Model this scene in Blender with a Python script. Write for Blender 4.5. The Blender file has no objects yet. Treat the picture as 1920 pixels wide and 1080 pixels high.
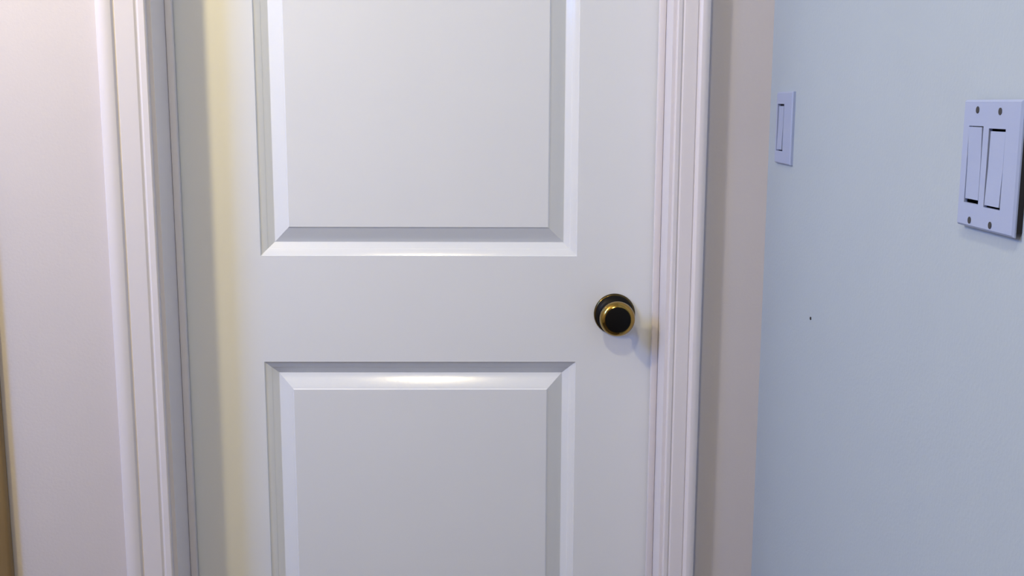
import bpy, bmesh, math
from mathutils import Vector, Matrix
C = bpy.context.scene.collection
scn = bpy.context.scene
PI = math.pi

# ------------------------------------------------------------------ camera
cd = bpy.data.cameras.new('camera')
cam = bpy.data.objects.new('camera', cd); C.objects.link(cam)
scn.camera = cam
cd.sensor_fit = 'HORIZONTAL'; cd.sensor_width = 36.0
cd.lens = 2070.0 / 1920.0 * 36.0
cd.clip_start = 0.02
R = Vector((0.99989, -0.01372, 0.00343))
U = Vector((-0.00108, 0.16438, 0.98640))
F = Vector((0.01410, 0.98630, -0.16435))
m = Matrix(((R.x, U.x, -F.x, 0.0), (R.y, U.y, -F.y, -1.686), (R.z, U.z, -F.z, 1.28), (0, 0, 0, 1)))
cam.matrix_world = m

# ------------------------------------------------------------------ light
w = bpy.data.worlds.new('World'); scn.world = w; w.use_nodes = True
bg = w.node_tree.nodes['Background']
bg.inputs[0].default_value = (1.0, 0.56, 0.36, 1); bg.inputs[1].default_value = 0.27

def area(name, loc, target, size, power, col, shape='DISK'):
    l = bpy.data.lights.new(name, 'AREA'); l.shape = shape; l.size = size
    l.energy = power; l.color = col
    o = bpy.data.objects.new(name, l); C.objects.link(o); o.location = loc
    o.rotation_euler = (Vector(target) - Vector(loc)).to_track_quat('-Z', 'Y').to_euler()
    return o
def bulb(name, loc, rad, power, col):
    l = bpy.data.lights.new(name, 'POINT'); l.shadow_soft_size = rad; l.energy = power; l.color = col
    o = bpy.data.objects.new(name, l); C.objects.link(o); o.location = loc
    return o
bulb('warm_ceiling_lamp', (-1.04, -0.74, 2.05), 0.045, 41, (1.0, 0.765, 0.335))
wl = area('daylight_window', (-1.93, -1.10, 1.90), (0.0, -0.3, 1.05), 0.45, 47, (0.10, 0.335, 1.0), 'RECTANGLE'); wl.data.size_y = 0.9
area('hall_ceiling_lamp', (-0.25, -1.68, 2.40), (-0.25, -1.68, 0), 0.17, 14, (1.0, 0.86, 0.56))

vs = scn.view_settings
scn.display_settings.display_device = 'sRGB'
vs.view_transform = 'Standard'; vs.look = 'None'; vs.gamma = 1.0; vs.use_curve_mapping = False
vs.exposure = 0.0

# ------------------------------------------------------------------ materials
def mat(name, col, rough=0.5, metal=0.0, bump=0.0, scale=300.0, var=0.0, spec=0.5, coat=0.0):
    mt = bpy.data.materials.new(name); mt.use_nodes = True
    nt = mt.node_tree; b = nt.nodes['Principled BSDF']
    b.inputs['Base Color'].default_value = (*col, 1); b.inputs['Roughness'].default_value = rough
    b.inputs['Metallic'].default_value = metal; b.inputs['Specular IOR Level'].default_value = spec
    b.inputs['Coat Weight'].default_value = coat
    tc = nt.nodes.new('ShaderNodeTexCoord')
    nz = nt.nodes.new('ShaderNodeTexNoise'); nz.inputs['Scale'].default_value = scale; nz.inputs['Detail'].default_value = 3
    nt.links.new(tc.outputs['Object'], nz.inputs['Vector'])
    if bump:
        bp = nt.nodes.new('ShaderNodeBump'); bp.inputs['Strength'].default_value = bump; bp.inputs['Distance'].default_value = 0.001
        nt.links.new(nz.outputs['Fac'], bp.inputs['Height']); nt.links.new(bp.outputs['Normal'], b.inputs['Normal'])
    if var:
        n2 = nt.nodes.new('ShaderNodeTexNoise'); n2.inputs['Scale'].default_value = 6.0; n2.inputs['Detail'].default_value = 4
        nt.links.new(tc.outputs['Object'], n2.inputs['Vector'])
        mx = nt.nodes.new('ShaderNodeMix'); mx.data_type = 'RGBA'
        mx.inputs[6].default_value = (*[c * (1 - var) for c in col], 1); mx.inputs[7].default_value = (*[min(1, c * (1 + var)) for c in col], 1)
        nt.links.new(n2.outputs['Fac'], mx.inputs[0]); nt.links.new(mx.outputs[2], b.inputs['Base Color'])
    return mt
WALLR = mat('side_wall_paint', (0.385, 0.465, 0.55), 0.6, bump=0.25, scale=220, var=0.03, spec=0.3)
WALL = mat('wall_paint', (0.605, 0.585, 0.605), 0.6, bump=0.25, scale=220, var=0.03, spec=0.3)
DOORP = mat('door_paint', (0.755, 0.805, 0.86), 0.18, bump=0.06, scale=160, var=0.015, spec=0.5)
TRIM = mat('trim_paint', (0.72, 0.715, 0.77), 0.36, bump=0.02, scale=160, var=0.015)
CEIL = mat('ceiling_paint', (0.72, 0.72, 0.71), 0.8, bump=0.3, scale=120)
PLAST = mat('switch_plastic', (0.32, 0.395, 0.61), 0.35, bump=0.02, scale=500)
DARK = mat('dark_gap', (0.012, 0.012, 0.016), 0.7, bump=0.05)
SCREW = mat('screw_metal', (0.06, 0.06, 0.065), 0.5, metal=0.7, bump=0.05)
BRASS = mat('aged_brass', (0.34, 0.225, 0.06), 0.15, metal=1.0, bump=0.03, scale=80)
ROSEBRASS = mat('dark_brass', (0.10, 0.075, 0.03), 0.18, metal=1.0, bump=0.03, scale=80)  # darker, even brass colour for the knob rose
KNOBDARK = mat('painted_dark_reflection', (0.004, 0.004, 0.004), 0.45, metal=0.0, spec=0.15, bump=0.03, scale=80)  # near-black colour paints in the dark room's reflection and shade on the knob

def wood_mat(name, c1, c2, axis_scale):
    mt = bpy.data.materials.new(name); mt.use_nodes = True
    nt = mt.node_tree; b = nt.nodes['Principled BSDF']; b.inputs['Roughness'].default_value = 0.5
    tc = nt.nodes.new('ShaderNodeTexCoord'); mp = nt.nodes.new('ShaderNodeMapping'); mp.inputs['Scale'].default_value = axis_scale
    nz = nt.nodes.new('ShaderNodeTexNoise'); nz.inputs['Scale'].default_value = 12; nz.inputs['Detail'].default_value = 5
    rp = nt.nodes.new('ShaderNodeValToRGB')
    rp.color_ramp.elements[0].color = (*c1, 1); rp.color_ramp.elements[1].color = (*c2, 1)
    rp.color_ramp.elements[0].position = 0.3; rp.color_ramp.elements[1].position = 0.7
    nt.links.new(tc.outputs['Object'], mp.inputs['Vector']); nt.links.new(mp.outputs['Vector'], nz.inputs['Vector'])
    nt.links.new(nz.outputs['Fac'], rp.inputs['Fac']); nt.links.new(rp.outputs['Color'], b.inputs['Base Color'])
    return mt
WOOD = wood_mat('brown_wood', (0.20, 0.135, 0.06), (0.27, 0.19, 0.09), (4, 4, 0.3))
FLOORW = wood_mat('floor_wood', (0.05, 0.032, 0.02), (0.09, 0.06, 0.035), (4, 0.4, 4))

# ------------------------------------------------------------------ mesh helpers
def obj(name, bm, mt, parent=None, smooth=None):
    bmesh.ops.recalc_face_normals(bm, faces=bm.faces)
    me = bpy.data.meshes.new(name); bm.to_mesh(me); bm.free(); me.materials.append(mt)
    if smooth is not None:
        for p in me.polygons: p.use_smooth = True
        me.set_sharp_from_angle(angle=math.radians(smooth))
    o = bpy.data.objects.new(name, me); C.objects.link(o)
    if parent: o.parent = parent
    return o
def tag(o, label=None, cat=None, kind=None, group=None):
    if label: o['label'] = label
    if cat: o['category'] = cat
    if kind: o['kind'] = kind
    if group: o['group'] = group
    return o
def box(bm, x0, x1, y0, y1, z0, z1, bev=0.0, seg=2):
    vs_ = [bm.verts.new(p) for p in ((x0,y0,z0),(x1,y0,z0),(x1,y1,z0),(x0,y1,z0),(x0,y0,z1),(x1,y0,z1),(x1,y1,z1),(x0,y1,z1))]
    fs = [bm.faces.new([vs_[i] for i in q]) for q in ((0,3,2,1),(4,5,6,7),(0,1,5,4),(1,2,6,5),(2,3,7,6),(3,0,4,7))]
    if bev:
        es = list({e for f in fs for e in f.edges})
        bmesh.ops.bevel(bm, geom=es, offset=bev, segments=seg, profile=0.5, affect='EDGES')
def boxobj(name, dims, mt, parent=None, bev=0.0, seg=2):
    bm = bmesh.new(); box(bm, *dims, bev=bev, seg=seg); return obj(name, bm, mt, parent, 40 if bev else None)
def extrude_poly(bm, pts0, pts1):
    a = [bm.verts.new(p) for p in pts0]; b = [bm.verts.new(p) for p in pts1]; n = len(a)
    for i in range(n): bm.faces.new((a[i], a[(i+1) % n], b[(i+1) % n], b[i]))
    bm.faces.new(a[::-1]); bm.faces.new(b)
def lathe(bm, prof, origin, n=48):
    # revolve (radius, distance from the door) about an axis that points to -Y
    ox, oy, oz = origin; rings = []
    for r, t in prof:
        if r < 1e-6: rings.append([bm.verts.new((ox, oy - t, oz))])
        else: rings.append([bm.verts.new((ox + r*math.cos(2*PI*k/n), oy - t, oz + r*math.sin(2*PI*k/n))) for k in range(n)])
    for a, b in zip(rings, rings[1:]):
        for k in range(n):
            k2 = (k+1) % n
            if len(a) == 1 and len(b) == 1: continue
            if len(a) == 1: bm.faces.new((a[0], b[k], b[k2]))
            elif len(b) == 1: bm.faces.new((a[k], b[0], a[k2]))
            else: bm.faces.new((a[k], b[k], b[k2], a[k2]))

# ------------------------------------------------------------------ room shell
XR = 0.414           # right wall plane
XL = -1.95           # left end of the door wall
YB = -3.4            # open end of the hall
ZC = 2.44
JL, JR = -0.512, 0.2635   # jamb faces
JT = 2.052                # underside of head jamb
RL, RR, RT = JL-0.022, JR+0.022, JT+0.022   # rough opening
# door wall: one mesh with the opening left free
bm = bmesh.new()
box(bm, XL, RL, 0, 0.115, 0, ZC); box(bm, RR, XR, 0, 0.115, 0, ZC); box(bm, RL, RR, 0, 0.115, RT, ZC)
tag(obj('wall_front', bm, WALL), 'white painted wall around the panel door', kind='structure')
tag(boxobj('wall_right', (XR, XR+0.11, YB, 0.115, 0, ZC), WALLR), 'pale bluish white side wall carrying both switch plates', kind='structure')
tag(boxobj('wall_left', (XL-0.11, XL, YB, 0.115, 0, ZC), WALL), 'white painted side wall at the far left of the hall', kind='structure')
tag(boxobj('floor', (XL, XR, YB, 0.9, -0.06, 0), FLOORW), 'dark wooden floor of the hall', kind='structure')
tag(boxobj('ceiling', (XL, XR, YB, 0.115, ZC, ZC+0.06), CEIL), 'white painted ceiling of the hall', kind='structure')

# ------------------------------------------------------------------ jambs, stops and casings
o = boxobj('trim_4', (RL, JL, 0.0, 0.115, 0, RT), TRIM); tag(o, 'white door jamb on the left, lying in shade', kind='structure')
boxobj('stop_strip', (JL, JL+0.011, 0.068, 0.079, 0, JT-0.011), TRIM, o, bev=0.0025)
o = boxobj('trim_5', (JR, RR, 0.0, 0.115, 0, RT), TRIM); tag(o, 'white door jamb on the right, catching the lamplight', kind='structure')
boxobj('stop_strip', (JR-0.011, JR, 0.068, 0.079, 0, JT-0.011), TRIM, o, bev=0.0025)
o = boxobj('trim_6', (JL, JR, 0.0, 0.115, JT, RT), TRIM); tag(o, 'white head jamb over the door', kind='structure')
boxobj('stop_strip', (JL, JR, 0.068, 0.079, JT-0.011, JT), TRIM, o, bev=0.0025)

# colonial casing: (distance from inner edge, depth off the wall)
def casing_profile(W):
    k = W / 0.070
    return [(0,0),(0,0.0085),(0.0015,0.010),(0.0095*k,0.0105),(0.0115*k,0.0092),(0.0130*k,0.0092),(0.0160*k,0.0115),
            (0.0250*k,0.0128),(0.0360*k,0.0138),(0.0425*k,0.0146),(0.0440*k,0.0135),(0.0455*k,0.0138),(0.0475*k,0.0175),
            (0.0520*k,0.0200),(0.0570*k,0.0208),(0.0640*k,0.0208),(0.0680*k,0.0196),(W,0.0170),(W,0)]
def side_casing(name, xin, sgn, W, top, label):
    pr = casing_profile(W); bm = bmesh.new()
    extrude_poly(bm, [(xin+sgn*a, -d, 0.0) for a, d in pr], [(xin+sgn*a, -d, top + a) for a, d in pr])
    return tag(obj(name, bm, TRIM, smooth=25), label, kind='structure')
CT = JT + 0.006
side_casing('trim_1', JL-0.006, -1, 0.070, CT, 'white moulded door casing on the left of the door')
side_casing('trim_2', JR+0.005, 1, 0.048, CT, 'white moulded door casing on the right of the door')
bm = bmesh.new(); pr = casing_profile(0.070); q = casing_profile(0.048)
extrude_poly(bm, [(JL-0.006-a, -d, CT+a) for a, d in pr], [(JR+0.005+b[0], -a[1], CT+a[0]) for a, b in zip(pr, q)])
tag(obj('trim_3', bm, TRIM, smooth=25), 'white moulded casing across the top of the door', kind='structure')
# brown corner board at the far left
tag(boxobj('trim_7', (-0.90, -0.772, -0.016, 0, 0.0, ZC), WOOD, bev=0.006, seg=4), 'brown upright wooden board on the wall at the far left', kind='structure')
# baseboards
def base(name, x0, x1, label):
    bm = bmesh.new()
    pr = [(0,0),(-0.014,0),(-0.014,0.075),(-0.011,0.082),(-0.009,0.092),(-0.004,0.098),(0,0.098)]
    extrude_poly(bm, [(x0,y,z) for y,z in pr], [(x1,y,z) for y,z in pr])
    tag(obj(name, bm, TRIM, smooth=30), label, kind='structure')
base('baseboard_front', -0.772, JL-0.076, 'white baseboard left of the door casing')
bm = bmesh.new(); pr = [(0,0),(-0.014,0),(-0.014,0.075),(-0.011,0.082),(-0.009,0.092),(-0.004,0.098),(0,0.098)]
extrude_poly(bm, [(XR+x,YB,z) for x,z in pr], [(XR+x,0,z) for x,z in pr])
tag(obj('baseboard_right', bm, TRIM, smooth=30), 'white baseboard along the right wall', kind='structure')

# ------------------------------------------------------------------ the door
DY, DT = 0.082, 0.035
DX0, DX1, DZ0, DZ1 = JL+0.003, JR-0.003, 0.008, JT-0.003
PX0, PX1 = -0.380, 0.130
PANELS = [(1.0375, 1.905), (0.205, 0.8625)]
xs = [DX0, PX0, PX1, DX1]; zs = [DZ0, PANELS[1][0], PANELS[1][1], PANELS[0][0], PANELS[0][1], DZ1]
bm = bmesh.new()
g = [[bm.verts.new((x, DY, z)) for z in zs] for x in xs]
for i in range(3):
    for j in range(5):
        if i == 1 and j in (1, 3): continue
        bm.faces.new((g[i][j], g[i+1][j], g[i+1][j+1], g[i][j+1]))
bk = [bm.verts.new((x, DY+DT, z)) for x, z in ((DX0,DZ0),(DX1,DZ0),(DX1,DZ1),(DX0,DZ1))]
bm.faces.new(bk)
bm.faces.new([g[i][0] for i in range(4)] + [bk[1], bk[0]])
bm.faces.new([g[i][5] for i in range(4)] + [bk[2], bk[3]])
bm.faces.new([g[0][j] for j in range(6)] + [bk[3], bk[0]])
bm.faces.new([g[3][j] for j in range(6)] + [bk[2], bk[1]])
door = obj('door_1', bm, DOORP)
tag(door, 'white two panel interior door with a dark brass knob', kind='structure')
# moulding around each raised field (inset, depth behind the face)
PROF = [(0,0),(0.0006,0.0014),(0.0045,0.0026),(0.0105,0.0052),(0.0112,0.0058),(0.0160,0.0078),(0.0205,0.0098),(0.0214,0.0100),
        (0.0222,0.0098),(0.0300,0.0068),(0.0430,0.0020),(0.0450,0.0016),(0.0466,0.0004),(0.0472,0.0)]
for z0, z1 in PANELS:
    bm = bmesh.new(); loops = []
    for a, d in PROF:
        d *= 1.4; loops.append([bm.verts.new(p) for p in ((PX0+a,DY+d,z0+a),(PX1-a,DY+d,z0+a),(PX1-a,DY+d,z1-a),(PX0+a,DY+d,z1-a))])
    for A, B in zip(loops, loops[1:]):
        for k in range(4): bm.faces.new((A[k], A[(k+1)%4], B[(k+1)%4], B[k]))
    obj('panel_moulding', bm, DOORP, door, 14)
    bm = bmesh.new(); a = PROF[-1][0]
    box(bm, PX0+a, PX1-a, DY, DY+0.02, z0+a, z1-a)
    obj('raised_panel', bm, DOORP, door)
# knob
K = (0.1925, DY, 0.943)
bm = bmesh.new(); lathe(bm, [(0.0,0.0),(0.0335,0.0),(0.0338,0.002),(0.0330,0.0042),(0.0318,0.0054),(0.0308,0.0056),(0.0,0.0056)], K, 64)
knob = obj('door_knob', bm, ROSEBRASS, door, 35); knob['label'] = 'round knob of dark aged brass'
def sub(name, prof, mt, lab=None):
    bm = bmesh.new(); lathe(bm, prof, K, 64); o = obj(name, bm, mt, knob, 32)
    if lab: o['label'] = lab
sub('rose_dome', [(0.0,0.0056),(0.0308,0.0056),(0.0290,0.0090),(0.0240,0.0125),(0.0165,0.0145),(0.0,0.0145)], KNOBDARK, 'centre of the knob rose, painted black as a dark reflection')
sub('neck', [(0.0,0.0145),(0.0150,0.0145),(0.0125,0.018),(0.0125,0.026),(0.0170,0.030),(0.0,0.030)], KNOBDARK)
sub('grip', [(0.0,0.030),(0.0170,0.030),(0.0250,0.0360),(0.0276,0.0405),(0.0282,0.0440),(0.0279,0.0470),(0.0266,0.0500),(0.0246,0.0523),(0.0224,0.0539),(0.0208,0.0546),(0.0204,0.0541),(0.0,0.0541)], BRASS, 'shiny gold brass flank of the knob')
sub('face_disc', [(0.0,0.0541),(0.0203,0.0541),(0.0199,0.0553),(0.0170,0.0561),(0.0,0.0564)], KNOBDARK, 'flat face of the knob, painted black for the dark room it reflects')
# ------------------------------------------------------------------ switches
def cyl_x(bm, x0, x1, y, z, r, n=16):
    a = [bm.verts.new((x0, y+r*math.cos(2*PI*k/n), z+r*math.sin(2*PI*k/n))) for k in range(n)]
    b = [bm.verts.new((x1, y+r*math.cos(2*PI*k/n), z+r*math.sin(2*PI*k/n))) for k in range(n)]
    for k in range(n): bm.faces.new((a[k], a[(k+1)%n], b[(k+1)%n], b[k]))
    bm.faces.new(a[::-1]); bm.faces.new(b)
def switch(name, label, yn, yf, z0, z1, rockers, screws, tp=0.005, gap=0.0):
    """yn = edge nearest the room, yf = edge nearest the corner; plate stands tp off the wall, on a gasket gap thick"""
    root = bpy.data.objects.new(name, None); C.objects.link(root); root.location = (XR, (yn+yf)/2, (z0+z1)/2)
    tag(root, label, 'light switch')
    cy, cz = root.location.y, root.location.z
    xo = -gap
    bm = bmesh.new()
    # plate with real openings: grid of cells
    ys = sorted({yn, yf} | {v for r in rockers for v in r[:2]}); zz = sorted({z0, z1} | {v for r in rockers for v in r[2:4]})
    def hole(y, z): return any(r[0] < y < r[1] and r[2] < z < r[3] for r in rockers)
    b = 0.0018
    def fx(y, z):   # sloping rim of the plate
        return xo - tp
    V = {}
    def v(x, y, z):
        k = (round(x,6), round(y,6), round(z,6))
        if k not in V: V[k] = bm.verts.new((x, y-cy, z-cz))
        return V[k]
    ysi = [yn+b] + [y for y in ys if yn < y < yf] + [yf-b]; zzi = [z0+b] + [z for z in zz if z0 < z < z1] + [z1-b]
    X = xo - tp
    for i in range(len(ysi)-1):
        for j in range(len(zzi)-1):
            ya, yb, za, zb = ysi[i], ysi[i+1], zzi[j], zzi[j+1]
            if hole((ya+yb)/2, (za+zb)/2):
                my, mz, e = (ya+yb)/2, (za+zb)/2, 1e-4
                for (p, q, t) in (((ya,za),(yb,za),(my,za-e)),((yb,za),(yb,zb),(yb+e,mz)),((yb,zb),(ya,zb),(my,zb+e)),((ya,zb),(ya,za),(ya-e,mz))):
                    if not hole(*t): bm.faces.new((v(X,*p), v(X,*q), v(X+0.004,*q), v(X+0.004,*p)))
            else:
                bm.faces.new((v(X,ya,za), v(X,yb,za), v(X,yb,zb), v(X,ya,zb)))
    ring = [(y, z0+b) for y in ysi] + [(yf-b, z) for z in zzi[1:]] + [(y, z1-b) for y in ysi[::-1][1:]] + [(yn+b, z) for z in zzi[::-1][1:-1]]
    def outp(y, z):
        return (yn if y <= yn+b+1e-6 else (yf if y >= yf-b-1e-6 else y), z0 if z <= z0+b+1e-6 else (z1 if z >= z1-b-1e-6 else z))
    n = len(ring)
    for i in range(n):
        p, q = ring[i], ring[(i+1) % n]; P, Q = outp(*p), outp(*q)
        bm.faces.new((v(X,*p), v(X,*q), v(X+b,*Q), v(X+b,*P)))
        bm.faces.new((v(X+b,*P), v(X+b,*Q), v(xo,*Q), v(xo,*P)))
    bmesh.ops.translate(bm, vec=(0,0,0), verts=bm.verts)
    obj('wall_plate', bm, PLAST, root, 20)
    # dark box behind the openings
    bm = bmesh.new()
    box(bm, X+0.0042 if gap == 0 else X+0.0042, -0.0003 if gap == 0 else xo, min(r[0] for r in rockers)-0.004-cy, max(r[1] for r in rockers)+0.004-cy,
        min(r[2] for r in rockers)-0.004-cz, max(r[3] for r in rockers)+0.004-cz)
    obj('switch_body', bm, DARK, root)
    if gap:
        bm = bmesh.new(); box(bm, -gap, -0.0002, yn+0.0001-cy, yf-0.010-cy, z0+0.0035-cz, z1-0.003-cz)  # near-black block put in for the dark gap behind the plate
        o = obj('gap_block', bm, DARK, root); o['label'] = 'black block filling the gap behind the plate'
    for r in rockers:
        ya, yb, za, zb, tilt, ga, gb = r      # tilt >0: top pressed in; gaps at sides / ends
        y0_, y1_ = ya+ga[0], yb-ga[1]; zA, zB = za+gb[0], zb-gb[1]; zm = (zA+zB)/2
        xt = X + 0.0002 + tilt*0.5; xb = X + 0.0002 - tilt*0.5; xm = X + 0.0006
        bm = bmesh.new()
        sec = [(X+0.0042, zA), (xb, zA), (xb-0.0, zA+0.001), (xm, zm), (xt, zB-0.001), (xt, zB), (X+0.0042, zB)]
        extrude_poly(bm, [(x, y0_-cy, z-cz) for x, z in sec], [(x, y1_-cy, z-cz) for x, z in sec])
        obj('rocker', bm, PLAST, root)
    for (y, z) in screws:
        bm = bmesh.new(); cyl_x(bm, X-0.0004, X+0.001, y-cy, z-cz, 0.0030)
        s = obj('screw', bm, SCREW, root)
    return root

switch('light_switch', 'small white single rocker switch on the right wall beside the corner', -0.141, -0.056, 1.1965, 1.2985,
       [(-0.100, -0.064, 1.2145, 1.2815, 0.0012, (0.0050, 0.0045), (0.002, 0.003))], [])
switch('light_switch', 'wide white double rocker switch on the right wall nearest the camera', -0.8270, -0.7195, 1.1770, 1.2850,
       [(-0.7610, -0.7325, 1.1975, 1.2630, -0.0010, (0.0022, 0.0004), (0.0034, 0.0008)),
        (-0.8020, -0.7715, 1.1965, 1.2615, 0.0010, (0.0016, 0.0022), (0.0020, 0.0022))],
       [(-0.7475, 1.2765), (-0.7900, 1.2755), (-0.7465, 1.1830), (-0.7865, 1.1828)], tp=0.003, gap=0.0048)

# ------------------------------------------------------------------ nail in the right wall
bm = bmesh.new(); cyl_x(bm, -0.0012, 0.004, 0, 0, 0.0022, 14)
bmesh.ops.bevel(bm, geom=[e for e in bm.edges if all(v.co.x < 0 for v in e.verts)], offset=0.0005, segments=2, affect='EDGES')
nl = obj('nail', bm, SCREW); nl.location = (XR, -0.2643, 1.003)
tag(nl, 'tiny dark nail head in the bare right wall below the switches', 'nail')
